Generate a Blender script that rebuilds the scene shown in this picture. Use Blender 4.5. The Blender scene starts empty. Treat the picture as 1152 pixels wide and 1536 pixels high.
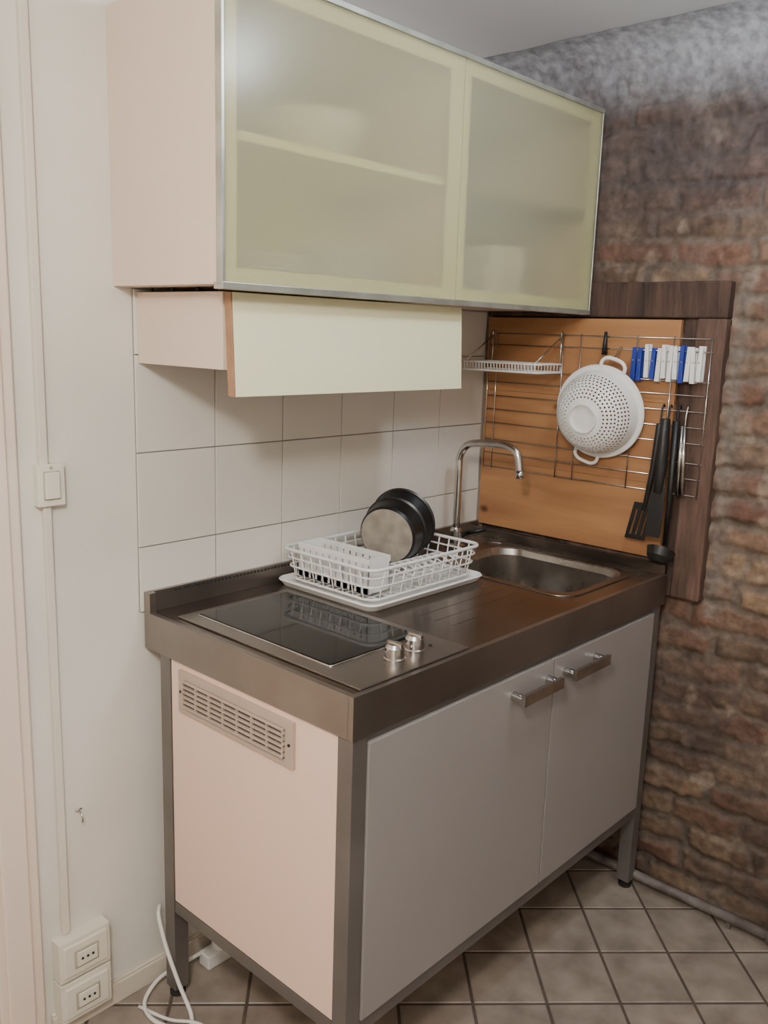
import bpy, math, random
import numpy as np
from mathutils import Vector, Matrix
random.seed(4)
W,D,H=1.173,0.636,0.90
CEIL=2.24
XB=1.216   # brick plane
# ------------------------------------------------------------------ materials
def lin(c):
    return tuple(((x/255)/12.92 if x/255<=.04045 else ((x/255+.055)/1.055)**2.4) for x in c)+(1,)
def mat(name,rgb,rough=.5,metal=0,var=.0,vscale=8,bump=0,bscale=40,rvar=0,stretch=(1,1,1),trans=0,coat=0,rgb2=None,detail=4,spec=None,ramp=(.35,.65)):
    m=bpy.data.materials.new(name); m.use_nodes=True
    nt=m.node_tree; b=nt.nodes['Principled BSDF']
    b.inputs['Roughness'].default_value=rough; b.inputs['Metallic'].default_value=metal
    b.inputs['Transmission Weight'].default_value=trans; b.inputs['Coat Weight'].default_value=coat
    if spec is not None: b.inputs['Specular IOR Level'].default_value=spec
    tc=nt.nodes.new('ShaderNodeTexCoord'); mp=nt.nodes.new('ShaderNodeMapping'); mp.inputs['Scale'].default_value=stretch
    nt.links.new(tc.outputs['Object'],mp.inputs['Vector'])
    n=nt.nodes.new('ShaderNodeTexNoise'); n.inputs['Scale'].default_value=vscale; n.inputs['Detail'].default_value=detail
    nt.links.new(mp.outputs[0],n.inputs['Vector'])
    c1=lin(rgb); c2=lin(rgb2) if rgb2 else tuple(x*(1-var) for x in c1[:3])+(1,)
    r=nt.nodes.new('ShaderNodeValToRGB'); r.color_ramp.elements[0].position=ramp[0]; r.color_ramp.elements[1].position=ramp[1]
    r.color_ramp.elements[0].color=c2; r.color_ramp.elements[1].color=c1
    nt.links.new(n.outputs['Fac'],r.inputs[0]); nt.links.new(r.outputs[0],b.inputs['Base Color'])
    if rvar:
        mr=nt.nodes.new('ShaderNodeMapRange'); mr.inputs['To Min'].default_value=max(0,rough-rvar); mr.inputs['To Max'].default_value=rough+rvar
        nt.links.new(n.outputs['Fac'],mr.inputs['Value']); nt.links.new(mr.outputs[0],b.inputs['Roughness'])
    if bump:
        n2=nt.nodes.new('ShaderNodeTexNoise'); n2.inputs['Scale'].default_value=bscale; n2.inputs['Detail'].default_value=5
        nt.links.new(mp.outputs[0],n2.inputs['Vector'])
        bp=nt.nodes.new('ShaderNodeBump'); bp.inputs['Strength'].default_value=bump; bp.inputs['Distance'].default_value=.01
        nt.links.new(n2.outputs['Fac'],bp.inputs['Height']); nt.links.new(bp.outputs[0],b.inputs['Normal'])
    return m
M={}
M['wall']=mat('painted_plaster',(226,220,209),.7,var=.08,vscale=3,bump=.12,bscale=25)
M['conduit']=mat('conduit_plastic',(220,211,196),.5,var=.03)
M['ceil']=mat('ceiling_paint',(232,238,248),.8,var=.03,vscale=2,bump=.1,bscale=15)
M['tile']=mat('white_glazed_tile',(222,216,206),.2,var=.03,vscale=4)
M['grout']=mat('grout_grey',(158,152,142),.9,var=.2)
M['cream']=mat('cream_laminate',(238,205,185),.45,var=.03,vscale=3)
M['cabside']=mat('beige_laminate',(222,200,182),.45,var=.03,vscale=3)
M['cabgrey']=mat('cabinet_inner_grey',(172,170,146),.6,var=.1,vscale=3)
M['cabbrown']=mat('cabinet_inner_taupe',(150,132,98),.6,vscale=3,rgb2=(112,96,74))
M['cabin']=mat('cabinet_inner_yellow',(252,246,190),.6,var=.06,vscale=3)
M['front']=mat('grey_white_laminate',(146,139,135),.4,var=.03,vscale=3)
M['hood']=mat('pale_yellow_paint',(238,234,196),.4,var=.03,vscale=3)
M['rail']=mat('door_rail_cream',(240,234,190),.5,var=.03,vscale=3)
M['brown_edge']=mat('brown_edge_band',(165,125,95),.6,var=.2,vscale=30)
M['steel']=mat('worn_steel',(160,152,145),.30,.92,rvar=.06,vscale=5,rgb2=(132,123,116),bump=.01,bscale=60,ramp=(.2,.8))
M['steeltop']=mat('stained_steel_top',(140,129,120),.24,.92,rvar=.12,vscale=4,rgb2=(94,81,73),bump=.015,bscale=50,detail=8,ramp=(.25,.75))
M['sink']=mat('sink_steel',(180,172,162),.28,.95,rvar=.08,vscale=10,rgb2=(145,135,124))
M['frame']=mat('frame_steel',(134,128,124),.42,.6,rvar=.06,vscale=6,rgb2=(112,105,101),ramp=(.2,.8))
M['chrome']=mat('chrome',(212,209,204),.18,1,rvar=.04,vscale=20,rgb2=(185,181,176))
M['glassblk']=mat('black_ceramic_glass',(10,11,13),.06,var=.3,spec=.3)
M['white']=mat('white_plastic',(232,230,226),.4,var=.03)
M['wirewhite']=mat('white_coated_wire',(230,228,224),.4,var=.04)
M['ivory']=mat('ivory_plastic',(226,219,203),.4,var=.04)
M['ivoryd']=mat('ivory_shadow_plastic',(176,168,150),.5,var=.08)
M['dark']=mat('dark_gap',(40,36,33),.8,var=.3)
M['black']=mat('black_nonstick',(22,22,24),.35,var=.3,vscale=20)
M['potbase']=mat('aluminium_pan_base',(178,168,154),.45,.3,vscale=30,rgb2=(152,142,130))
M['blackpl']=mat('black_nylon',(32,30,30),.45,var=.3,vscale=20)
M['blue']=mat('blue_plastic',(40,60,150),.4,var=.1)
M['alu']=mat('brushed_aluminium',(196,198,188),.38,.7,vscale=15,rgb2=(170,171,162))
M['grille']=mat('taupe_grille',(184,164,148),.5,var=.08)
M['grilled']=mat('grille_slot_dark',(96,84,75),.8,var=.2)
M['beam']=mat('aged_dark_timber',(84,61,50),.8,vscale=5,rgb2=(52,38,31),bump=.5,bscale=18,stretch=(1,5,1),rvar=.1)
M['post']=mat('aged_timber_post',(106,80,66),.8,vscale=5,rgb2=(70,51,42),bump=.5,bscale=18,stretch=(5,5,1))
M['pipe']=mat('painted_pipe',(112,104,100),.6,vscale=20,rgb2=(84,74,68),bump=.2)
M['base']=mat('baseboard_cream',(216,205,188),.5,var=.1,vscale=12)
M['trim']=mat('door_trim_paint',(234,214,197),.5,var=.03)
M['cable']=mat('white_cable',(226,222,214),.5,var=.03)
def wood():
    m=bpy.data.materials.new('orange_pine_boards'); m.use_nodes=True; nt=m.node_tree; b=nt.nodes['Principled BSDF']
    tc=nt.nodes.new('ShaderNodeTexCoord'); mp=nt.nodes.new('ShaderNodeMapping'); mp.inputs['Scale'].default_value=(1,1,7)
    nt.links.new(tc.outputs['Object'],mp.inputs[0])
    n=nt.nodes.new('ShaderNodeTexNoise'); n.inputs['Scale'].default_value=3; n.inputs['Detail'].default_value=8; n.inputs['Distortion'].default_value=.6
    nt.links.new(mp.outputs[0],n.inputs['Vector'])
    r=nt.nodes.new('ShaderNodeValToRGB'); e=r.color_ramp.elements
    e[0].position=.25; e[0].color=lin((150,103,66)); e[1].position=.75; e[1].color=lin((180,132,88))
    nt.links.new(n.outputs['Fac'],r.inputs[0])
    v=nt.nodes.new('ShaderNodeTexVoronoi'); v.inputs['Scale'].default_value=5.5
    mp2=nt.nodes.new('ShaderNodeMapping'); mp2.inputs['Scale'].default_value=(.2,.8,1.1); nt.links.new(tc.outputs['Object'],mp2.inputs[0]); nt.links.new(mp2.outputs[0],v.inputs['Vector'])
    kr=nt.nodes.new('ShaderNodeValToRGB'); kr.color_ramp.elements[0].position=.03; kr.color_ramp.elements[0].color=(.25,.2,.18,1); kr.color_ramp.elements[1].position=.09; kr.color_ramp.elements[1].color=(1,1,1,1)
    nt.links.new(v.outputs['Distance'],kr.inputs[0])
    mx=nt.nodes.new('ShaderNodeMix'); mx.data_type='RGBA'; mx.blend_type='MULTIPLY'; mx.inputs[0].default_value=1
    nt.links.new(r.outputs[0],mx.inputs[6]); nt.links.new(kr.outputs[0],mx.inputs[7]); nt.links.new(mx.outputs[2],b.inputs['Base Color'])
    b.inputs['Roughness'].default_value=.45
    return m
M['wood']=wood()
def frosted():
    m=bpy.data.materials.new('frosted_glass'); m.use_nodes=True; nt=m.node_tree; b=nt.nodes['Principled BSDF']
    b.inputs['Base Color'].default_value=lin((210,208,182)); b.inputs['Roughness'].default_value=.22
    tp=nt.nodes.new('ShaderNodeBsdfTransparent'); tp.inputs[0].default_value=lin((252,251,240))
    tr=nt.nodes.new('ShaderNodeBsdfRefraction'); tr.inputs['Roughness'].default_value=.32; tr.inputs['IOR'].default_value=1.14; tr.inputs[0].default_value=lin((252,250,236))
    mx=nt.nodes.new('ShaderNodeMixShader'); mx.inputs[0].default_value=.6
    nt.links.new(tp.outputs[0],mx.inputs[1]); nt.links.new(tr.outputs[0],mx.inputs[2])
    nz=nt.nodes.new('ShaderNodeTexNoise'); nz.inputs['Scale'].default_value=2.0
    mr=nt.nodes.new('ShaderNodeMapRange'); mr.inputs['To Min'].default_value=.64; mr.inputs['To Max'].default_value=.80
    nt.links.new(nz.outputs['Fac'],mr.inputs['Value'])
    mx2=nt.nodes.new('ShaderNodeMixShader')
    nt.links.new(mr.outputs[0],mx2.inputs[0])
    nt.links.new(b.outputs[0],mx2.inputs[1]); nt.links.new(mx.outputs[0],mx2.inputs[2])
    nt.links.new(mx2.outputs[0],nt.nodes['Material Output'].inputs[0])
    return m
M['frost']=frosted()
def floormat():
    m=bpy.data.materials.new('floor_tile_stone'); m.use_nodes=True; nt=m.node_tree; b=nt.nodes['Principled BSDF']
    tc=nt.nodes.new('ShaderNodeTexCoord'); n=nt.nodes.new('ShaderNodeTexNoise'); n.inputs['Scale'].default_value=14; n.inputs['Detail'].default_value=6
    nt.links.new(tc.outputs['Object'],n.inputs['Vector'])
    r=nt.nodes.new('ShaderNodeValToRGB'); e=r.color_ramp.elements; e[0].position=.3; e[0].color=lin((122,110,99)); e[1].position=.7; e[1].color=lin((158,145,132))
    nt.links.new(n.outputs['Fac'],r.inputs[0]); nt.links.new(r.outputs[0],b.inputs['Base Color']); b.inputs['Roughness'].default_value=.45
    bp=nt.nodes.new('ShaderNodeBump'); bp.inputs['Strength'].default_value=.15; nt.links.new(n.outputs['Fac'],bp.inputs['Height']); nt.links.new(bp.outputs[0],b.inputs['Normal'])
    return m
M['floor']=floormat()
M['fgrout']=mat('floor_grout',(92,78,68),.9,var=.3,vscale=20)
def brickmat():
    m=bpy.data.materials.new('old_brick'); m.use_nodes=True; nt=m.node_tree; b=nt.nodes['Principled BSDF']
    a=nt.nodes.new('ShaderNodeVertexColor'); a.layer_name='Col'
    tc=nt.nodes.new('ShaderNodeTexCoord'); n=nt.nodes.new('ShaderNodeTexNoise'); n.inputs['Scale'].default_value=45; n.inputs['Detail'].default_value=8
    nt.links.new(tc.outputs['Object'],n.inputs['Vector'])
    r=nt.nodes.new('ShaderNodeValToRGB'); e=r.color_ramp.elements; e[0].position=.3; e[0].color=(.56,.53,.51,1); e[1].position=.7; e[1].color=(1.08,1.04,1.02,1)
    nt.links.new(n.outputs['Fac'],r.inputs[0])
    mx=nt.nodes.new('ShaderNodeMix'); mx.data_type='RGBA'; mx.blend_type='MULTIPLY'; mx.inputs[0].default_value=1
    nt.links.new(a.outputs[0],mx.inputs[6]); nt.links.new(r.outputs[0],mx.inputs[7]); nt.links.new(mx.outputs[2],b.inputs['Base Color'])
    b.inputs['Roughness'].default_value=.8
    bp=nt.nodes.new('ShaderNodeBump'); bp.inputs['Strength'].default_value=.5; bp.inputs['Distance'].default_value=.006
    nt.links.new(n.outputs['Fac'],bp.inputs['Height']); nt.links.new(bp.outputs[0],b.inputs['Normal'])
    return m
M['brick']=brickmat()
# ------------------------------------------------------------------ mesh builder
class MB:
    def __init__(s,name): s.name=name; s.v=[]; s.f=[]; s.mi=[]; s.sm=[]; s.mats=[]
    def m(s,k):
        if k not in s.mats: s.mats.append(k)
        return s.mats.index(k)
    def add(s,vs,fs,k,smooth=False):
        o=len(s.v); s.v+= [tuple(v) for v in vs]; i=s.m(k)
        for f in fs: s.f.append(tuple(o+a for a in f)); s.mi.append(i); s.sm.append(smooth)
    def box(s,a,b,k,T=None):
        x0,y0,z0=[min(p,q) for p,q in zip(a,b)]; x1,y1,z1=[max(p,q) for p,q in zip(a,b)]
        v=[(x0,y0,z0),(x1,y0,z0),(x1,y1,z0),(x0,y1,z0),(x0,y0,z1),(x1,y0,z1),(x1,y1,z1),(x0,y1,z1)]
        if T: v=[T@Vector(p) for p in v]
        s.add(v,[(0,3,2,1),(4,5,6,7),(0,1,5,4),(1,2,6,5),(2,3,7,6),(3,0,4,7)],k)
    def hexa(s,v,k): s.add(v,[(0,3,2,1),(4,5,6,7),(0,1,5,4),(1,2,6,5),(2,3,7,6),(3,0,4,7)],k)
    def tube(s,P,r,k,seg=8,closed=False,flat=None):
        P=[Vector(p) for p in P]; n=len(P); rs=r if isinstance(r,(list,tuple)) else [r]*n
        Tn=[]
        for i in range(n):
            if closed: t=P[(i+1)%n]-P[i-1]
            else: t=P[min(i+1,n-1)]-P[max(i-1,0)]
            Tn.append(t.normalized())
        u=Tn[0].orthogonal().normalized()
        vs=[]
        for i in range(n):
            u=(u-Tn[i]*u.dot(Tn[i])); 
            u=u.normalized() if u.length>1e-6 else Tn[i].orthogonal().normalized()
            w=Tn[i].cross(u)
            for j in range(seg):
                a=2*math.pi*j/seg; vs.append(P[i]+(u*math.cos(a)+w*math.sin(a))*rs[i])
        fs=[]
        for i in range(n if closed else n-1):
            for j in range(seg):
                a=i*seg+j; b=i*seg+(j+1)%seg; c=((i+1)%n)*seg+(j+1)%seg; d=((i+1)%n)*seg+j
                fs.append((a,b,c,d))
        if not closed: fs+=[tuple(range(seg))[::-1],tuple((n-1)*seg+j for j in range(seg))]
        s.add(vs,fs,k,True)
    def lathe(s,prof,org,axis,k,seg=40,ks=None):
        axis=Vector(axis).normalized(); u=axis.orthogonal().normalized(); w=axis.cross(u); org=Vector(org)
        vs=[]
        for r,h in prof:
            for j in range(seg):
                a=2*math.pi*j/seg; vs.append(org+axis*h+(u*math.cos(a)+w*math.sin(a))*max(r,1e-5))
        for i in range(len(prof)-1):
            fs=[(j,(j+1)%seg,seg+(j+1)%seg,seg+j) for j in range(seg)]
            s.add(vs[i*seg:(i+2)*seg],fs,ks[i] if ks else k,True)
    def make(s,bevel=0):
        me=bpy.data.meshes.new(s.name); me.from_pydata(s.v,[],s.f)
        for k in s.mats: me.materials.append(M[k])
        me.polygons.foreach_set('material_index',s.mi); me.polygons.foreach_set('use_smooth',s.sm)
        me.update()
        o=bpy.data.objects.new(s.name,me); bpy.context.collection.objects.link(o)
        if bevel:
            b=o.modifiers.new('bevel','BEVEL'); b.width=bevel; b.segments=2; b.limit_method='ANGLE'; b.angle_limit=math.radians(50)
        return o
def rrect(x0,y0,x1,y1,r,n=6):
    P=[]
    for cx,cy,a0 in [(x1-r,y1-r,0),(x0+r,y1-r,90),(x0+r,y0+r,180),(x1-r,y0+r,270)]:
        for i in range(n+1):
            a=math.radians(a0+90*i/n); P.append((cx+r*math.cos(a),cy+r*math.sin(a)))
    return P
def smooth(P,n=8):
    P=[Vector(p) for p in P]; out=[]
    Q=[P[0]*2-P[1]]+P+[P[-1]*2-P[-2]]
    for i in range(1,len(Q)-2):
        for j in range(n):
            t=j/n; a,b,c,d=Q[i-1:i+3]
            out.append(.5*((2*b)+(c-a)*t+(2*a-5*b+4*c-d)*t*t+(3*b-a-3*c+d)*t**3))
    out.append(P[-1]); return out
# ------------------------------------------------------------------ room
XL,YF=-2.0,-3.0
b=MB('wall_back'); b.box((XL,0,0),(XB+.1,.1,CEIL),'wall'); b.make()
b=MB('wall_left'); b.box((XL-.1,YF,0),(XL,.1,CEIL),'wall'); b.make()
b=MB('wall_front'); b.box((XL-.1,YF-.1,0),(XB+.1,YF,CEIL),'wall'); b.make()
b=MB('ceiling'); b.box((XL-.1,YF-.1,CEIL),(XB+.1,.1,CEIL+.1),'ceil'); b.make()
b=MB('floor'); b.box((XL-.1,YF-.1,-.1),(XB+.1,.1,-.002),'fgrout')
s=.172; g=.0035; o=Vector((.837,-.707)); e1=Vector((.7071,-.7071)); e2=Vector((.7071,.7071))
for i in range(-22,22):
    for j in range(-22,22):
        c=o+e1*s*(i+.5)+e2*s*(j+.5)
        if not(XL-.1<c.x<XB+.05 and YF<c.y<.08): continue
        h=s/2-g; q=[c+e1*h+e2*h,c-e1*h+e2*h,c-e1*h-e2*h,c+e1*h-e2*h]
        q=[(p.x,p.y) for p in q][::-1]
        h2=h-.002; q2=[c+e1*h2+e2*h2,c-e1*h2+e2*h2,c-e1*h2-e2*h2,c+e1*h2-e2*h2]; q2=[(p.x,p.y) for p in q2][::-1]
        vs=[(x,y,-.002) for x,y in q]+[(x,y,0) for x,y in q2]
        b.add(vs,[(4,7,6,5),(0,4,5,1),(1,5,6,2),(2,6,7,3),(3,7,4,0)],'floor')
fo=b.make()
import bmesh
bm=bmesh.new(); bm.from_mesh(fo.data); bmesh.ops.recalc_face_normals(bm,faces=bm.faces); bm.to_mesh(fo.data); bm.free()
# brick wall (real relief)
def vnoise(a,c,sc,seed):
    r=np.random.RandomState(seed).rand(256,256)
    a=a*sc+100; c=c*sc+100
    ia=np.floor(a).astype(int); ic=np.floor(c).astype(int); fa=a-ia; fc=c-ic
    fa=fa*fa*(3-2*fa); fc=fc*fc*(3-2*fc)
    g=lambda i,j:r[i%256,j%256]
    return (g(ia,ic)*(1-fa)+g(ia+1,ic)*fa)*(1-fc)+(g(ia,ic+1)*(1-fa)+g(ia+1,ic+1)*fa)*fc
def fbm(a,c,sc,seed,o=4):
    t=0;am=.5
    for i in range(o): t=t+am*vnoise(a,c,sc*2**i,seed+i); am*=.5
    return t
st=.0055
ys=np.concatenate([np.arange(0.0,-1.75,-st),np.arange(-1.75,YF-.01,-.02)]); zs=np.arange(0,CEIL+.001,st)
Yg,Zg=np.meshgrid(ys,zs)
yy=Yg+(fbm(Yg,Zg,9,11)-.5)*.06; zz=Zg+(fbm(Yg,Zg,7,21)-.5)*.045+(fbm(Yg,Zg,1.5,31)-.5)*.10
rh=.070; row=np.floor(zz/rh).astype(int)
rr=np.random.RandomState(3).rand(200)
bl=.17+.07*rr[(row+77)%200]; u=yy/bl+rr[row%200]*.9+(row%2)*.5
bi=np.floor(u).astype(int); fu=(u-bi)*bl; fz=(zz/rh-row)*rh
ed=np.minimum(np.minimum(fu,bl-fu),np.minimum(fz,rh-fz))
ed=ed+(fbm(Yg,Zg,30,45)-.5)*.022
mort=np.clip((ed-.004)/.012,0,1); mort=mort*mort*(3-2*mort)
rb=np.random.RandomState(5).rand(128,128,4)
B=rb[bi%128,row%128]
smear=np.clip((fbm(Yg,Zg,5,95)-.46)*5,0,1)   # lime plaster smeared over the joints
haze_wash0=np.clip((Zg-2.05)/.16+(fbm(Yg,Zg,5,91)-.5)*.6,0,1)  # pale plaster fade standing in for hazy glow on the top bricks
hgt=mort*(.003+.009*B[...,0])*(1-.65*smear)*(1-.8*haze_wash0)+(fbm(Yg,Zg,25,41)-.5)*.014+(fbm(Yg,Zg,3,51)-.5)*.024
rc=.15; dz=np.clip(Zg-(CEIL-rc),0,rc-1e-4)
cove=rc-np.sqrt(rc*rc-dz*dz)
X=XB-.004-np.clip(hgt,-.008,.03)-cove
cA=np.array(lin((94,75,63))[:3]); cB=np.array(lin((152,126,100))[:3]); cC=np.array(lin((110,79,65))[:3]); cM=np.array(lin((110,97,86))[:3])
t=np.clip(B[...,1]**1.4+(fbm(Yg,Zg,12,61)-.5)*1.5,0,1)[...,None]
col=cA*(1-t)+cB*t; sel=(B[...,2]>.55)[...,None]; col=np.where(sel,cC*(1-t*.5)+cB*t*.5,col)
mn=np.clip(mort*1.0+(fbm(Yg,Zg,18,71)-.5)*1.1,0,1)[...,None]
col=cM*(1-mn)+col*mn
sm=(smear*.5)[...,None]
col=col*(1-sm)+np.array(lin((114,99,88))[:3])*sm
stn=np.clip((fbm(Yg,Zg,4,121)-.5)*5,0,1)[...,None]*.6
col=col*(1-stn)+np.array(lin((70,56,50))[:3])*stn
lime=np.clip((fbm(Yg,Zg,14,131)-.58)*9,0,1)[...,None]*.5
col=col*(1-lime)+np.array(lin((166,150,132))[:3])*lime
soot=np.clip((Zg-1.74)/.16,0,1)*np.clip(.6+fbm(Yg,Zg,5,81),0,1)*.85
col=col*(1-soot[...,None]*.7)+np.array(lin((78,70,73))[:3])*soot[...,None]*.7
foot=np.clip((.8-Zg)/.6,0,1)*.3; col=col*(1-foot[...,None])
fil=np.exp(-((Yg+.748+(fbm(Yg,Zg,12,141)-.5)*.03)/.020)**2)*((Zg>.80)&(Zg<1.67))*.85
col=col*(1-fil[...,None])+np.array(lin((126,116,107))[:3])*fil[...,None]
haze_wash=(haze_wash0*.88)[...,None]
col=col*(1-haze_wash)+np.array([.46,.50,.58])*haze_wash  # bluish haze painted into the brick colour near the ceiling
ny,nz=len(ys),len(zs)
V=np.stack([X,Yg,Zg],-1).reshape(-1,3)
idx=np.arange(ny*nz).reshape(nz,ny)
F=np.stack([idx[:-1,:-1],idx[:-1,1:],idx[1:,1:],idx[1:,:-1]],-1).reshape(-1,4)
me=bpy.data.meshes.new('wall_right'); 
bv=np.array([(XB+.1,.1,0),(XB+.1,YF,0),(XB+.1,YF,CEIL),(XB+.1,.1,CEIL)])
nV=len(V)
me.from_pydata(np.vstack([V,bv]).tolist(),[],F.tolist()+[[nV,nV+3,nV+2,nV+1]]); 
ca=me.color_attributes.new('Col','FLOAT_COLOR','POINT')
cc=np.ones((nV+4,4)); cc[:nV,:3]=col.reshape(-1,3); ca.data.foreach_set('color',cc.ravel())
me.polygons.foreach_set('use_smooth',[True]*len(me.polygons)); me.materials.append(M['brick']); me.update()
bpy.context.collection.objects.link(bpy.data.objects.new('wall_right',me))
# wall tiles
b=MB('tile_splashback'); x0=-.008; b.box((x0,-.003,.9),(W+.004,-.0002,1.571),'grout')
zr=[.90,1.0415,1.2415,1.4415,1.571]
xs=[x0]+[.19+.196*k for k in range(5)]+[W+.004]
for i in range(len(xs)-1):
    for j in range(4): b.box((xs[i]+.0012,-.007,zr[j]+.0012),(xs[i+1]-.0012,-.003,zr[j+1]-.0012),'tile')
b.make(.001)
b=MB('baseboard_back'); b.box((-.245,-.012,0),(W,0,.05),'base'); b.box((-.245,-.008,.05),(W,0,.056),'base'); b.make(.002)
b=MB('trim_1'); b.box((-.355,-.016,0),(-.262,0,CEIL),'trim'); b.box((-.34,-.024,0),(-.285,-.016,CEIL),'trim'); b.make(.004)
b=MB('door_1'); b.box((-1.2,-.014,.002),(-.36,-.001,2.05),'trim')
for z0,z1 in ((.15,.9),(1.0,1.9)):
    b.box((-1.08,-.022,z0),(-.48,-.014,z1),'trim')
b.lathe([(0,-.07),(.02,-.07),(.026,-.055),(.02,-.04),(.01,-.035),(.01,-.014),(.025,-.014)],(-.43,0,1.0),(0,1,0),'chrome'); b.make(.003)
b=MB('cable_conduit'); b.box((-.219,-.014,1.235),(-.203,0,CEIL),'conduit'); b.box((-.214,-.012,.235),(-.199,0,1.16),'conduit'); b.make(.0015)
b=MB('light_switch'); b.box((-.228,-.020,1.157),(-.174,0,1.237),'ivory'); b.box((-.215,-.027,1.172),(-.187,-.018,1.222),'ivory')
b.box((-.2175,-.0215,1.1695),(-.1845,-.019,1.2245),'ivoryd'); b.lathe([(0,.022),(.003,.022),(.003,.019)],(-.201,0,1.231),(0,-1,0),'ivoryd',12); b.make(.003)
b=MB('power_outlet')
for z in (.040,.139):
    b.box((-.236,-.034,z),(-.120,0,z+.093),'ivory'); b.box((-.227,-.039,z+.012),(-.129,-.032,z+.082),'ivory')
    b.box((-.206,-.041,z+.026),(-.150,-.038,z+.068),'ivoryd')
    b.box((-.201,-.044,z+.031),(-.155,-.040,z+.063),'ivory')
    for dx in (-.012,0,.012): b.lathe([(0,.0455),(.0028,.0455),(.0028,.042)],(-.178+dx,0,z+.047),(0,-1,0),'dark',10)
b.make(.003)
b=MB('screw_hook'); b.tube(smooth([(-.165,0,.50),(-.165,-.012,.50),(-.165,-.02,.49),(-.165,-.018,.48)],4),.002,'chrome'); b.tube([(-.172,-.004,.503),(-.158,-.004,.503)],.002,'chrome'); b.make()
# ------------------------------------------------------------------ kitchen unit
b=MB('kitchen_counter_unit')
L=.036
sx0,sx1,sy0,sy1=.80,1.125,-.555,-.15
zt=H
def slab(x0,y0,x1,y1): b.box((x0,y0,zt-.006),(x1,y1,zt),'steeltop')
inner=rrect(sx0,sy0,sx1,sy1,.07,8); n=len(inner)
ox0,ox1,oy0,oy1=sx0-.03,sx1+.03,sy0-.03,sy1+.03
outer=[]
cx,cy=(sx0+sx1)/2,(sy0+sy1)/2
for (x,y) in inner:
    dx,dy=x-cx,y-cy; k=min(((ox1-cx)/abs(dx)) if dx else 9e9,((oy1-cy)/abs(dy)) if dy else 9e9); outer.append((cx+dx*k,cy+dy*k))
E=.0125
slab(E,-D+E,ox0,-.0075); slab(ox1,-D+E,W-E,-.0075); slab(ox0,-D+E,ox1,oy0); slab(ox0,oy1,ox1,-.0075)
vs=[(x,y,zt) for x,y in outer]+[(x,y,zt) for x,y in inner]
b.add(vs,[(i,(i+1)%n,n+(i+1)%n,n+i) for i in range(n)],'steeltop')
for cxx,cyy in ((ox0,oy0),(ox1,oy0),(ox0,oy1),(ox1,oy1)):
    pts=sorted(range(n),key=lambda i:(outer[i][0]-cxx)**2+(outer[i][1]-cyy)**2)[:2]
    b.add([(cxx,cyy,zt),(outer[pts[0]][0],outer[pts[0]][1],zt),(outer[pts[1]][0],outer[pts[1]][1],zt)],[(0,1,2)],'steeltop')
lev=[(0,0),(.004,-.004),(.010,-.02),(.014,-.12),(.03,-.145),(.06,-.155)]
rings=[]
for ins,dz in lev: rings.append([(x,y,zt+dz) for x,y in rrect(sx0+ins,sy0+ins,sx1-ins,sy1-ins,max(.07-ins*.3,.03),8)])
for i in range(len(rings)-1):
    b.add(rings[i]+rings[i+1],[(j,(j+1)%n,n+(j+1)%n,n+j) for j in range(n)],'sink',True)
b.add(rings[-1],[tuple(range(n))],'sink')
b.lathe([(0,.002),(.03,.002),(.036,0)],(.96,-.35,zt-.155),(0,0,1),'chrome',24)
b.lathe([(0,.0035),(.012,.0035)],(.96,-.35,zt-.155),(0,0,1),'dark',16)
b.tube([(x,y,zt+.0005) for x,y in rrect(sx0-.022,sy0-.022,sx1+.012,sy1+.05,.06,6)],.0025,'steeltop',6,True)
for k in range(3):
    yk=-.42-.045*k
    b.tube([(.42,yk,zt-.0006),(.74,yk,zt-.0006)],.0013,'steeltop',6)
b.box((0,-D,.821),(W,-D+E,zt+.0015),'steel'); b.box((0,-D+E,.821),(E,-.0075,zt+.0015),'steel'); b.box((W-E,-D+E,.821),(W,-.0075,zt),'steel')
b.box((E,-.018,zt),(W,-.0075,zt+.045),'steel'); b.box((0,-.03,zt),(E+.004,-.0075,zt+.045),'steel'); b.box((W-.012,-D+.002,zt),(W,-.018,zt+.028),'steeltop')
for k in range(34): b.box((.07+.0105*k,-.0195,zt+.036),(.076+.0105*k,-.0175,zt+.0405),'dark')
for (lx,ly) in ((.004,-D+.003),(W-.004-L-.012,-D+.003),(.004,-.095),(W-.004-L,-.095)):
    b.box((lx,ly,.02),(lx+L,ly+L,.823),'frame'); b.lathe([(0,0),(.018,0),(.018,.006),(.008,.008),(.008,.022)],(lx+L/2,ly+L/2,0),(0,0,1),'dark',16)
xr0=W-.016-L
b.box((.04,-D+.004,.222),(xr0,-D+.034,.250),'frame'); b.box((.005,-D+.04,.222),(.034,-.096,.250),'frame')
b.box((xr0+.005,-D+.04,.222),(xr0+.034,-.096,.250),'frame'); b.box((.04,-.09,.222),(xr0,-.065,.250),'frame')
b.box((.04,-D+.008,.808),(xr0,-D+.034,.823),'frame')
b.box((.027,-D+.03,.25),(xr0,-.06,.262),'cream'); b.box((xr0+.006,-D+.04,.25),(xr0+.026,-.1,.82),'cream'); b.box((.04,-.066,.25),(xr0,-.058,.82),'cream')
b.box((.006,-D+.041,.252),(.026,-.097,.819),'cream')
b.box((.042,-D-.001,.254),(.634,-D+.019,.806),'front'); b.box((.640,-D-.001,.254),(xr0-.003,-D+.019,.806),'front')
gy0,gy1,gz0,gz1=-.487,-.132,.716,.806
b.box((-.002,gy0,gz0),(.006,gy1,gz1),'grille'); b.box((-.0035,gy0+.022,gz0+.016),(-.002,gy1-.022,gz1-.016),'grilled')
nb=6
for i in range(nb):
    z=gz0+.018+(gz1-gz0-.036)*i/(nb-1); b.box((-.009,gy0+.02,z-.0018),(-.002,gy1-.02,z+.0018),'grille')
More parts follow.
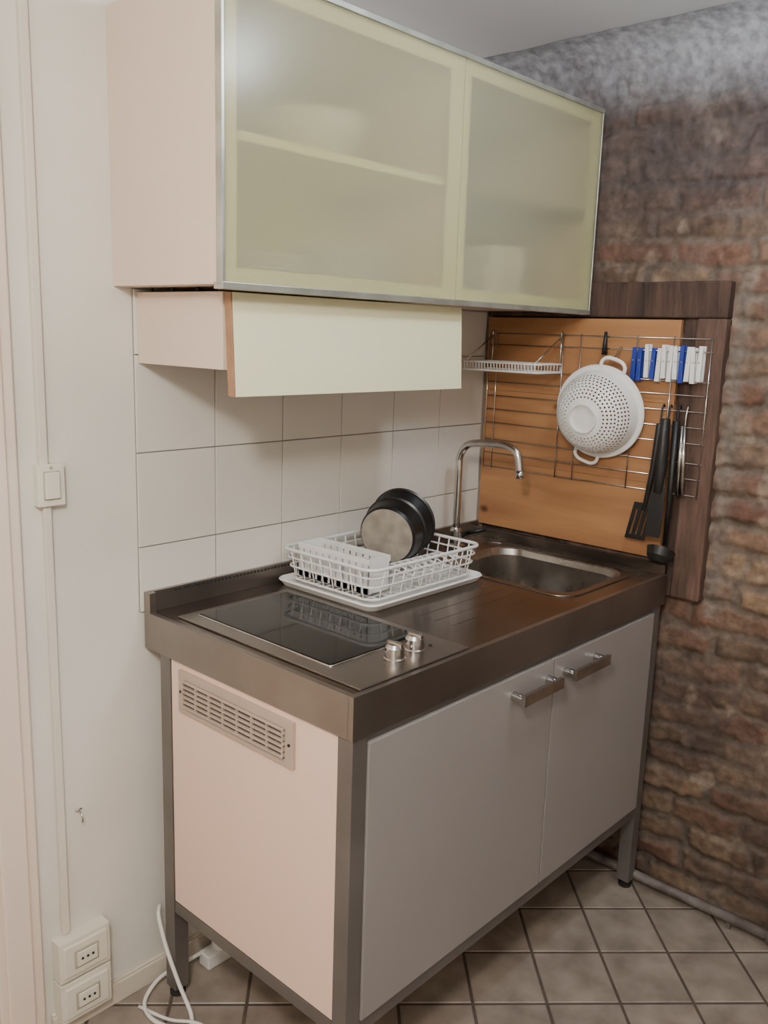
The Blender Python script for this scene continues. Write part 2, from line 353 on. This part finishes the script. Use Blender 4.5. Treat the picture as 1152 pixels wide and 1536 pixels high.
for i in range(8):
    y=gy0+.022+(gy1-gy0-.044)*i/7; b.box((-.0085,y-.002,gz0+.016),(-.002,y+.002,gz1-.016),'grille')
for y in (gy0+.009,gy1-.009): b.lathe([(0,.004),(.003,.004),(.003,.001)],(0,y,(gz0+gz1)/2),(-1,0,0),'dark',10)
for hx0,hx1 in ((.468,.622),(.672,.828)):
    z=.765
    for hx in (hx0,hx1-.022):
        b.tube(smooth([(hx+.011,-D+.001,z),(hx+.011,-D-.018,z),(hx+.011,-D-.030,z-.002)],3),.0105,'chrome',14)
    b.box((hx0,-D-.037,z-.012),(hx1,-D-.027,z+.012),'chrome')
b.make(.0015)
# hob
b=MB('ceramic_hob')
zh=zt+.0004
b.box((.03,-.622,zh),(.335,-.088,zh+.004),'steel'); b.box((.066,-.512,zh+.004),(.312,-.112,zh+.0075),'glassblk')
b.tube([(x,y,zh+.0045) for x,y in rrect(.064,-.514,.314,-.110,.006,3)],.0025,'chrome',6,True)
for kx,ky in ((.178,-.567),(.243,-.560)):
    b.lathe([(.021,0),(.021,.004),(.019,.006),(.0185,.024),(.014,.031),(0,.032)],(kx,ky,zh+.004),(0,0,1),'chrome',24)
    b.box((kx-.0035,ky-.018,zh+.02),(kx+.0035,ky+.018,zh+.038),'chrome')
b.lathe([(.004,0),(.004,.002),(0,.0022)],(.285,-.565,zh+.004),(0,0,1),'dark',12)
b.make(.001)
# faucet
b=MB('kitchen_faucet'); fx,fy=.987,-.075
b.lathe([(.028,0.0004),(.028,.008),(.02,.014),(.018,.05),(.014,.055),(.012,.06)],(fx,fy,zt),(0,0,1),'chrome',28)
b.tube(smooth([(fx,fy,zt+.05),(fx,fy,1.12),(fx,fy-.002,1.165),(fx,fy-.022,1.196),(fx,fy-.06,1.208),(fx,fy-.14,1.212),(fx,fy-.178,1.206),(fx,fy-.196,1.19),(fx,fy-.204,1.16),(fx,fy-.207,1.135)],8),.0105,'chrome',16)
b.tube([(fx,fy-.2055,1.15),(fx,fy-.208,1.128)],.0125,'chrome',16)
b.tube([(fx+.015,fy,zt+.03),(fx+.05,fy,zt+.035)],.009,'black',12); b.tube([(fx+.05,fy,zt+.035),(fx+.075,fy-.05,zt+.05)],[.008,.006],'black',12)
b.make()
# ------------------------------------------------------------------ upper cabinet
cx0,cx1,cd,z0,z1=-.047,1.172,.347,1.573,2.075
b=MB('upper_cabinet')
fr=cd-.012; ym=-.010
b.box((cx0,-fr,z0),(cx0+.016,-.001,z1),'cabside'); b.box((cx1-.016,-fr,z0),(cx1,-.001,z1),'cabside')
b.box((cx0+.016,-fr+.002,z0),(cx1-.016,-.001,z0+.016),'cabside'); b.box((cx0+.016,-fr+.002,z1-.016),(cx1-.016,-.001,z1),'cabside')
b.box((cx0+.017,-fr+.003,z0+.0162),(.559,ym,z0+.0185),'cabin')
zs0=1.822
b.box((cx0+.016,ym,z0+.016),(.568,-.001,zs0),'cabin'); b.box((cx0+.016,ym,zs0),(.568,-.001,z1-.016),'cabgrey'); b.box((.568,ym,z0+.016),(cx1-.016,-.001,z1-.016),'cabbrown')  # dimness of upper and right compartments put into the back panel colours
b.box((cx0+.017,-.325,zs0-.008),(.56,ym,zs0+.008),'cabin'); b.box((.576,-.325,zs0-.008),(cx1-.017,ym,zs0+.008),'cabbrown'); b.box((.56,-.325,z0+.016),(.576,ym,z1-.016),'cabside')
b.box((cx0-.002,-cd-.004,z0-.008),(cx1,-cd+.022,z0+.004),'alu'); b.box((cx0-.002,-cd-.004,z1-.003),(cx1,-cd+.022,z1+.008),'alu')
b.box((cx0-.003,-cd-.003,z0),(cx0+.004,-cd+.014,z1),'alu'); b.box((cx1-.005,-cd-.003,z0),(cx1,-cd+.014,z1),'alu')
for a,c in ((cx0+.004,.588),(.590,cx1-.005)):
    b.box((a,-cd-.001,z0+.004),(c,-cd+.004,z1-.003),'frost')
    w=.034
    for p,q in (((a,z0+.004),(a+w,z1-.003)),((c-w,z0+.004),(c,z1-.003)),((a+w,z0+.004),(c-w,z0+.03)),((a+w,z1-.03),(c-w,z1-.003))):
        b.box((p[0],-cd+.009,p[1]),(q[0],-cd+.0125,q[1]),'rail')
b.make(.001)
b=MB('stacked_plates')
for cx_,zz_,n_ in ((.40,1.5925,9),(.16,1.5925,5)):
    for i in range(n_): b.lathe([(0,0),(.06,0),(.105,.012),(.105,.015),(.06,.004),(0,.004)],(cx_,-.18,zz_+.008*i),(0,0,1),'white',32)
b.make()
b=MB('drinking_glasses')
for i in range(4): b.lathe([(0,0),(.028,0),(.036,.13),(.034,.13),(.026,.004),(0,.004)],(.86+.08*(i%2),-.24+.09*(i//2),1.5895),(0,0,1),'white',24)
b.make()
b=MB('mixing_bowl'); b.lathe([(0,0),(.05,0),(.10,.05),(.115,.09),(.112,.09),(.095,.05),(.045,.004),(0,.004)],(.30,-.18,1.831),(0,0,1),'white',32); b.make()
# ------------------------------------------------------------------ extractor hood
b=MB('extractor_hood')
hx0,hx1=.0,.645
b.box((hx0,-.285,1.425),(hx0+.016,-.008,1.564),'cabside'); b.box((hx1-.016,-.285,1.425),(hx1,-.008,1.564),'cabside')
b.box((hx0+.016,-.28,1.43),(hx1-.016,-.01,1.44),'cabside'); b.box((hx0+.03,-.27,1.424),(hx1-.03,-.03,1.43),'grille')
y0t,y0b=-.290,-.300; th=.019
b.hexa([(hx0+.004,y0b-th,1.378),(.664,y0b-th,1.378),(.664,y0b,1.378),(hx0+.004,y0b,1.378),(hx0+.004,y0t-th,1.563),(.664,y0t-th,1.563),(.664,y0t,1.563),(hx0+.004,y0t,1.563)],'hood')
b.hexa([(hx0+.000,y0b-th+.001,1.379),(hx0+.004,y0b-th+.001,1.379),(hx0+.004,y0b,1.379),(hx0+.000,y0b,1.379),(hx0+.000,y0t-th+.001,1.563),(hx0+.004,y0t-th+.001,1.563),(hx0+.004,y0t,1.563),(hx0+.000,y0t,1.563)],'brown_edge')
for y in (-.05,-.12,-.2,-.27): b.lathe([(0,.0),(.004,.0),(.004,-.008),(0,-.008)],(.008,y,1.5728),(0,0,1),'dark',10)
b.make(.001)
# ------------------------------------------------------------------ timber surround & board
b=MB('wooden_backboard')
px=W+.005
zc=[.937,1.135,1.345,1.556]
for i in range(3): b.box((px,-.607,zc[i]+.0003),(px+.014,-.012,zc[i+1]-.0003),'wood')
b.make(.0006)
b=MB('timber_window_frame')
b.box((px+.001,-.722,1.560),(XB+.04,-.010,1.650),'beam'); b.box((px+.001,-.722,.842),(XB+.04,-.645,1.560),'post'); b.box((px+.010,-.645,.842),(XB+.04,-.61,1.56),'beam')
b.box((px+.002,-.645,.842),(XB+.04,-.30,.934),'beam')
b.make(.005)
# ------------------------------------------------------------------ wall grid
gxp=W-.006
b=MB('hanging_grid_rack')
for z in [1.51,1.478,1.404,1.37,1.33,1.29,1.25,1.20,1.16,1.118]:
    b.tube([(gxp,-.028,z),(gxp,-.70,z)],.0017,'chrome',6)
for y in (-.03,-.06,-.28,-.335,-.50,-.60,-.697): b.tube([(gxp-.003,y,1.515),(gxp-.003,y,1.114)],.0017,'chrome',6)
for y in (-.05,-.58):
    for z in (1.51,1.118): b.tube([(gxp,y,z),(W+.0045,y,z)],.002,'chrome',6)
b.make()
b=MB('wire_dish_shelf')
x1_,x0_=gxp-.006,1.03; ya,yb=-.035,-.285; z=1.408
b.tube([(x,y,z) for x,y in rrect(x0_,yb,x1_,ya,.012,4)],.003,'wirewhite',8,True)
b.tube([(x,y,z+.022) for x,y in rrect(x0_,yb,x1_,ya,.012,4)],.0025,'wirewhite',8,True)
for i in range(24):
    y=yb+.008+(ya-yb-.016)*i/23; b.tube([(x0_,y,z+.022),(x0_+.002,y,z),(x1_,y,z),(x1_,y,z+.022)],.0015,'wirewhite',6)
for y in (ya-.01,yb+.01):
    b.tube([(x1_,y,1.512),(x1_,y,z)],.0022,'chrome',6); b.tube([(x1_,y,1.505),(x0_,y,z+.022)],.0022,'chrome',6)
    b.tube(smooth([(x1_,y,1.500),(x1_-.002,y,1.515),(gxp,y,1.518),(gxp+.004,y,1.508)],4),.0022,'chrome',6)
b.make()
# colander
b=MB('colander')
cc=Vector((gxp-.026,-.420,1.313)); ax=Vector((-1,-.06,-.14)).normalized(); R0=.113
uu=Vector((0,1,0)); uu=(uu-ax*uu.dot(ax)).normalized(); ww=ax.cross(uu)
prof=[(R0,.008),(R0*.98,.018),(R0*.93,.042),(R0*.84,.064),(R0*.70,.082),(R0*.52,.093),(R0*.34,.097)]
def P(s_,a,off=0):
    s_=max(0,min(s_,len(prof)-1.0001)); i=int(s_); f=s_-i
    r=prof[i][0]*(1-f)+prof[i+1][0]*f; h=prof[i][1]*(1-f)+prof[i+1][1]*f
    return cc+ax*(h-off)+(uu*math.cos(a)+ww*math.sin(a))*(r-off*.3)
b.lathe([(R0-.004,.0),(R0+.012,.0),(R0+.013,.004),(R0+.011,.008),(R0,.009),(R0*.98,.018)],cc,ax,'white',64)
rows=[(1.0,2.0,0),(2.0,2.45,1),(2.45,2.9,1),(2.9,3.3,1),(3.3,3.7,1),(3.7,4.1,1),(4.1,4.5,1),(4.5,4.95,1),(4.95,5.4,1),(5.4,5.7,0),(5.7,6,0)]
for ri,(sa,sb,hole) in enumerate(rows):
    rm=P((sa+sb)/2,0); rad=(rm-cc-ax*((rm-cc).dot(ax))).length
    nc=max(10,int(2*math.pi*rad/.0105)) if hole else 48
    for i in range(nc):
        a0=2*math.pi*(i+.5*(ri%2))/nc; a1=a0+2*math.pi/nc
        if not hole:
            b.add([P(sa,a0),P(sa,a1),P(sb,a1),P(sb,a0)],[(0,1,2,3)],'white',True); continue
        sq=[(0,0),(.5,0),(1,0),(1,.5),(1,1),(.5,1),(0,1),(0,.5)]
        vs=[P(sa+(sb-sa)*v,a0+(a1-a0)*u_) for u_,v in sq]
        ci=[(.5+.28*math.cos(math.radians(225+45*k)),.5+.28*math.sin(math.radians(225+45*k))) for k in range(8)]
        vs+=[P(sa+(sb-sa)*v,a0+(a1-a0)*u_) for u_,v in ci]
        vs+=[P(sa+(sb-sa)*v,a0+(a1-a0)*u_,.003) for u_,v in ci]
        b.add(vs,[(k,(k+1)%8,8+(k+1)%8,8+k) for k in range(8)]+[(8+k,8+(k+1)%8,16+(k+1)%8,16+k) for k in range(8)],'white',False)
b.lathe([(R0*.34,.095),(R0*.34,.104),(R0*.31,.104),(R0*.31,.097),(0,.097)],cc,ax,'white',40)
for sgn in (1,-1):
    d=(Vector((0,-.30*sgn,sgn))); d=(d-ax*d.dot(ax)).normalized(); t_=ax.cross(d)
    c0=cc+ax*.004
    b.tube(smooth([c0+d*(R0+.006)+t_*.034,c0+d*(R0+.022)+t_*.032,c0+d*(R0+.032)+t_*.02,c0+d*(R0+.034),c0+d*(R0+.032)-t_*.02,c0+d*(R0+.022)-t_*.032,c0+d*(R0+.006)-t_*.034],5),.005,'white',8)
# hook that carries it on the grid wire
b.tube(smooth([(gxp+.003,-.455,1.478),(gxp-.002,-.455,1.484),(gxp-.012,-.455,1.478),(gxp-.03,-.457,1.462),(gxp-.045,-.458,1.452),(gxp-.05,-.458,1.462)],5),.002,'chrome',8)
b.make()
# pegs
b=MB('clothes_pegs')
cols=['blue','blue','white','blue','white','white','white','white','blue','white','white','white']
for i,c in enumerate(cols):
    y=-.497-.0155*i-(.006 if i>1 else 0); zt_=1.488+random.uniform(-.006,.006); zb_=1.405+random.uniform(-.006,.006)
    tl=random.uniform(-.004,.004)
    for sx in (-1,1):
        xa=gxp-.013 if sx<0 else gxp+.0025
        b.hexa([(xa,y-.006,zb_),(xa+.008,y-.006,zb_),(xa+.008,y+.006,zb_),(xa,y+.006,zb_),
                (xa+sx*.001,y-.005+tl,zt_),(xa+.006+sx*.001,y-.005+tl,zt_),(xa+.006+sx*.001,y+.005+tl,zt_),(xa+sx*.001,y+.005+tl,zt_)],c)
    b.tube([(gxp-.015,y,1.452),(gxp+.010,y,1.452)],.0022,'chrome',6)
b.make(.0008)
# utensils
def blade(b,y,z0_,z1_,w0,w1,k,x,lean=0):
    t=.0015
    n=8; vs=[]
    for i in range(n+1):
        f=i/n; zz_=z1_+(z0_-z1_)*f; w=w1+(w0-w1)*min(1,f*1.9)
        if f>.9: w*=.93
        xx=x-.010*math.sin(f*1.4); yc=y+lean*f
        vs+=[(xx-t,yc-w,zz_),(xx-t,yc+w,zz_),(xx+t,yc+w,zz_),(xx+t,yc-w,zz_)]
    fs=[(0,1,2,3),(4*n+3,4*n+2,4*n+1,4*n)]
    for i in range(n):
        for j in range(4): fs.append((4*i+j,4*i+(j+1)%4,4*(i+1)+(j+1)%4,4*(i+1)+j))
    b.add(vs,fs,k,False)
def slotblade(b,y,z0_,z1_,w,k,x,lean):
    t=.0016; nb=4; rw=w*2/(nb*1.6-.6)
    def bar(ya,yb,za,zb_):
        l0=lean*(z1_-za)/(z1_-z0_); l1=lean*(z1_-zb_)/(z1_-z0_)
        b.hexa([(x-t,ya+l0,za),(x+t,ya+l0,za),(x+t,yb+l0,za),(x-t,yb+l0,za),(x-t,ya+l1,zb_),(x+t,ya+l1,zb_),(x+t,yb+l1,zb_),(x-t,yb+l1,zb_)],k)
    for i in range(nb): bar(y-w+1.6*i*rw,y-w+(1.6*i+1)*rw,z0_+.012,z1_-.020)
    bar(y-w,y+w,z0_,z0_+.012); bar(y-w,y+w,z1_-.020,z1_)
def hook(b,y,z,k='chrome'):
    b.tube(smooth([(gxp+.003,y,1.337),(gxp-.003,y,1.343),(gxp-.010,y,1.335),(gxp-.014,y,1.31),(gxp-.014,y,z)],5),.0022,k,8)
xU=gxp-.018
b=MB('slotted_turner'); hook(b,-.588,1.29,'blackpl'); b.tube([(xU,-.588,1.295),(xU,-.582,1.18),(xU,-.566,1.065)],[.009,.009,.006],'blackpl',8)
slotblade(b,-.566,.985,1.085,.028,'blackpl',xU,.020); b.make(.0006)
b=MB('kitchen_spatula'); hook(b,-.608,1.29,'blackpl'); b.tube([(xU-.012,-.608,1.31),(xU-.012,-.608,1.19),(xU-.012,-.607,1.12)],[.013,.016,.013],'blackpl',8); blade(b,-.607,1.005,1.16,.021,.015,'blackpl',xU-.012); b.make(.001)
b=MB('soup_ladle'); hook(b,-.632,1.31,'blackpl'); b.tube([(xU,-.632,1.305),(xU,-.633,1.15),(xU-.004,-.634,.985)],[.010,.008,.006],'blackpl',8)
b.lathe([(.0,.038),(.018,.035),(.031,.022),(.037,0),(.034,0),(.028,.018),(.016,.031),(0,.034)],(xU-.022,-.634,.975),(-.6,0,-1),'blackpl',28); b.make()
b=MB('kitchen_tongs'); hook(b,-.654,1.29); b.tube([(xU-.004,-.650,1.295),(xU-.004,-.654,1.12)],[.004,.006],'chrome',8); b.tube([(xU-.004,-.657,1.295),(xU-.004,-.666,1.12)],[.004,.006],'chrome',8); b.make()
b=MB('hanging_brush')
b.tube([(gxp-.012,-.412,1.522),(gxp-.012,-.412,1.462)],[.004,.008],'blackpl',8); b.tube(smooth([(gxp+.003,-.412,1.508),(gxp-.003,-.412,1.514),(gxp-.012,-.412,1.508)],4),.002,'chrome',8)
b.make()
# ------------------------------------------------------------------ dish rack
b=MB('dish_rack')
rx0,rx1,ry0,ry1=.345,.765,-.350,-.025
z_t=zt+.0035
def ringtube(ins,z,r,k,rad=.03): b.tube([(x,y,z) for x,y in rrect(rx0+ins,ry0+ins,rx1-ins,ry1-ins,rad,5)],r,k,8,True)
outer=rrect(rx0,ry0,rx1,ry1,.030,6); inn=rrect(rx0+.012,ry0+.012,rx1-.012,ry1-.012,.024,6); n=len(outer)
R1=[(x,y,zt+.0006) for x,y in inn]; R2=[(x,y,z_t+.012) for x,y in outer]; R3=[(x,y,z_t+.015) for x,y in rrect(rx0+.003,ry0+.003,rx1-.003,ry1-.003,.028,6)]; R4=[(x,y,z_t+.004) for x,y in rrect(rx0+.015,ry0+.015,rx1-.015,ry1-.015,.022,6)]
for A_,B_ in ((R1,R2),(R2,R3),(R3,R4)): b.add(A_+B_,[(j,(j+1)%n,n+(j+1)%n,n+j) for j in range(n)],'white',True)
b.add(R1,[tuple(range(n))[::-1]],'white'); b.add(R4,[tuple(range(n))],'white')
zb,zm,zt3=zt+.020,zt+.050,zt+.092
ringtube(.026,zb,.0028,'wirewhite'); ringtube(.020,zm,.0024,'wirewhite'); ringtube(.012,zt3,.0042,'wirewhite')
ringtube(.016,zt+.072,.0022,'wirewhite')
nx,ny_=10,8
for i in range(nx):
    f=(i+.5)/nx; x=rx0+.035+(rx1-rx0-.07)*f
    b.tube([(x,ry0+.012,zt3),(x,ry0+.026,zb),(x,ry1-.026,zb),(x,ry1-.012,zt3)],.0021,'wirewhite',6)
for i in range(ny_):
    f=(i+.5)/ny_; y=ry0+.035+(ry1-ry0-.07)*f
    b.tube([(rx0+.012,y,zt3),(rx0+.026,y,zb),(rx1-.026,y,zb),(rx1-.012,y,zt3)],.0021,'wirewhite',6)
for i in range(9):
    x=.50+.025*i
    ya_,yb_=-.31,-.20
    b.tube(smooth([(x,ya_,zb),(x+.004,ya_+.01,zb+.03),(x+.006,(ya_+yb_)/2,zb+.042),(x+.004,yb_-.01,zb+.03),(x,yb_,zb)],4),.0019,'wirewhite',6)
b.make()
b=MB('cutlery_holder')
qx0,qx1,qy0,qy1=.385,.455,-.30,-.07; z0_,z1_=zb+.005,zt+.108
b.box((qx0,qy0,z0_),(qx1,qy1,z0_+.003),'white')
for y in (qy0,(qy0*2+qy1)/3,(qy0+qy1*2)/3,qy1-.003):
    b.box((qx0,y,z0_),(qx1,y+.003,z1_-.02*(y not in(qy0,qy1-.003))),'white')
for x in (qx0,qx1-.003):
    b.box((x,qy0,z0_),(x+.003,qy1,z0_+.02),'white'); b.box((x-.001,qy0-.001,z1_-.014),(x+.004,qy1+.001,z1_),'white')
    y=qy0
    while y<qy1-.010:
        b.box((x,y,z0_),(x+.003,y+.016,z1_),'white'); y+=.0215
b.make(.0008)
def pot(name,c,ax_,r0,r1,ln,basek):
    b=MB(name); b.lathe([(0,0),(r0*.93,0),(r0,.006),(r1*.99,ln*.75),(r1,ln-.003),(r1+.005,ln),(r1+.003,ln+.002),(r1-.003,ln-.002),(r0-.005,.012),(0,.008)],c,ax_,'black',48,ks=[basek]+['black']*8)
    return b
axp=Vector((.92,.33,.12)).normalized()
c1=Vector((.590,-.165,1.008))
b=pot('saucepan',c1,axp,.074,.080,.055,'potbase'); b.make()
c3=c1+axp*.068
b=pot('frying_pan',c3+Vector((0,0,.004)),axp,.070,.084,.040,'black')
c2=c3+axp*.036
b.tube(smooth([c2+Vector((0,.082,-.01)),c2+Vector((.005,.10,-.01)),c2+Vector((.010,.115,-.03))],5),[.007]*11,'black',10)
b.make()
# ------------------------------------------------------------------ floor-level things
b=MB('heating_pipe'); px_=1.160
b.tube([(px_,-.12,.03),(px_,-1.02,.03)],.013,'pipe',12); b.tube([(px_,-1.0,.03),(px_,-1.03,.03)],.02,'pipe',12)
b.tube([(px_,-1.03,.03),(px_,-2.9,.03)],.013,'pipe',12)
for y in (-.9,-1.8,-2.6): b.box((px_-.004,y-.006,0),(px_+.004,y+.006,.02),'pipe')
b.make()
b=MB('power_cable')
b.tube(smooth([(.012,-.025,.20),(-.004,-.045,.19),(-.006,-.075,.13),(-.004,-.12,.06),(-.006,-.17,.006),(-.04,-.19,.006),(-.07,-.12,.006),(-.055,-.06,.006),(-.005,-.035,.02),(.05,-.035,.025),(.13,-.045,.034)],8),.0048,'cable',8)
b.tube(smooth([(-.07,-.06,.005),(-.045,-.14,.005),(-.005,-.2,.005),(.0,-.30,.005),(.02,-.45,.005)],6),.0038,'cable',8); b.make()
b=MB('plug_adapter'); b.box((.11,-.075,0),(.20,-.035,.035),'white'); b.lathe([(0,.0),(.018,0),(.018,.03),(.012,.04),(0,.04)],(.155,-.055,.034),(0,0,1),'white',20); b.make(.004)
# ------------------------------------------------------------------ lights
def point(name,loc,r,power,col):
    l=bpy.data.lights.new(name,'POINT'); l.shadow_soft_size=r; l.energy=power; l.color=col
    o=bpy.data.objects.new(name,l); bpy.context.collection.objects.link(o); o.location=loc; return o
point('ceiling_light',(-1.15,-1.42,2.06),.10,76,(1,.945,.86))
point('spot_lamp',(.50,-1.02,2.16),.05,14,(.84,.92,1))
w=bpy.data.worlds.new('world'); bpy.context.scene.world=w; w.use_nodes=True
w.node_tree.nodes['Background'].inputs[0].default_value=(.8,.85,1,1); w.node_tree.nodes['Background'].inputs[1].default_value=.05
# ------------------------------------------------------------------ camera
yw,pi_,ro,f=.8323,-.1990,.0318,1327.9
fwd=Vector((math.sin(yw)*math.cos(pi_),math.cos(yw)*math.cos(pi_),math.sin(pi_)))
rt=Vector((math.cos(yw),-math.sin(yw),0)); up=rt.cross(fwd)
R_=math.cos(ro)*rt+math.sin(ro)*up; U_=-math.sin(ro)*rt+math.cos(ro)*up
cam=bpy.data.cameras.new('camera'); co=bpy.data.objects.new('camera',cam); bpy.context.collection.objects.link(co)
cam.sensor_fit='VERTICAL'; cam.sensor_height=36; cam.lens=f/1536*36; cam.clip_start=.02
mw=Matrix((( R_.x,U_.x,-fwd.x,-.9972),(R_.y,U_.y,-fwd.y,-1.5987),(R_.z,U_.z,-fwd.z,1.4992),(0,0,0,1)))
co.matrix_world=mw
bpy.context.scene.camera=co
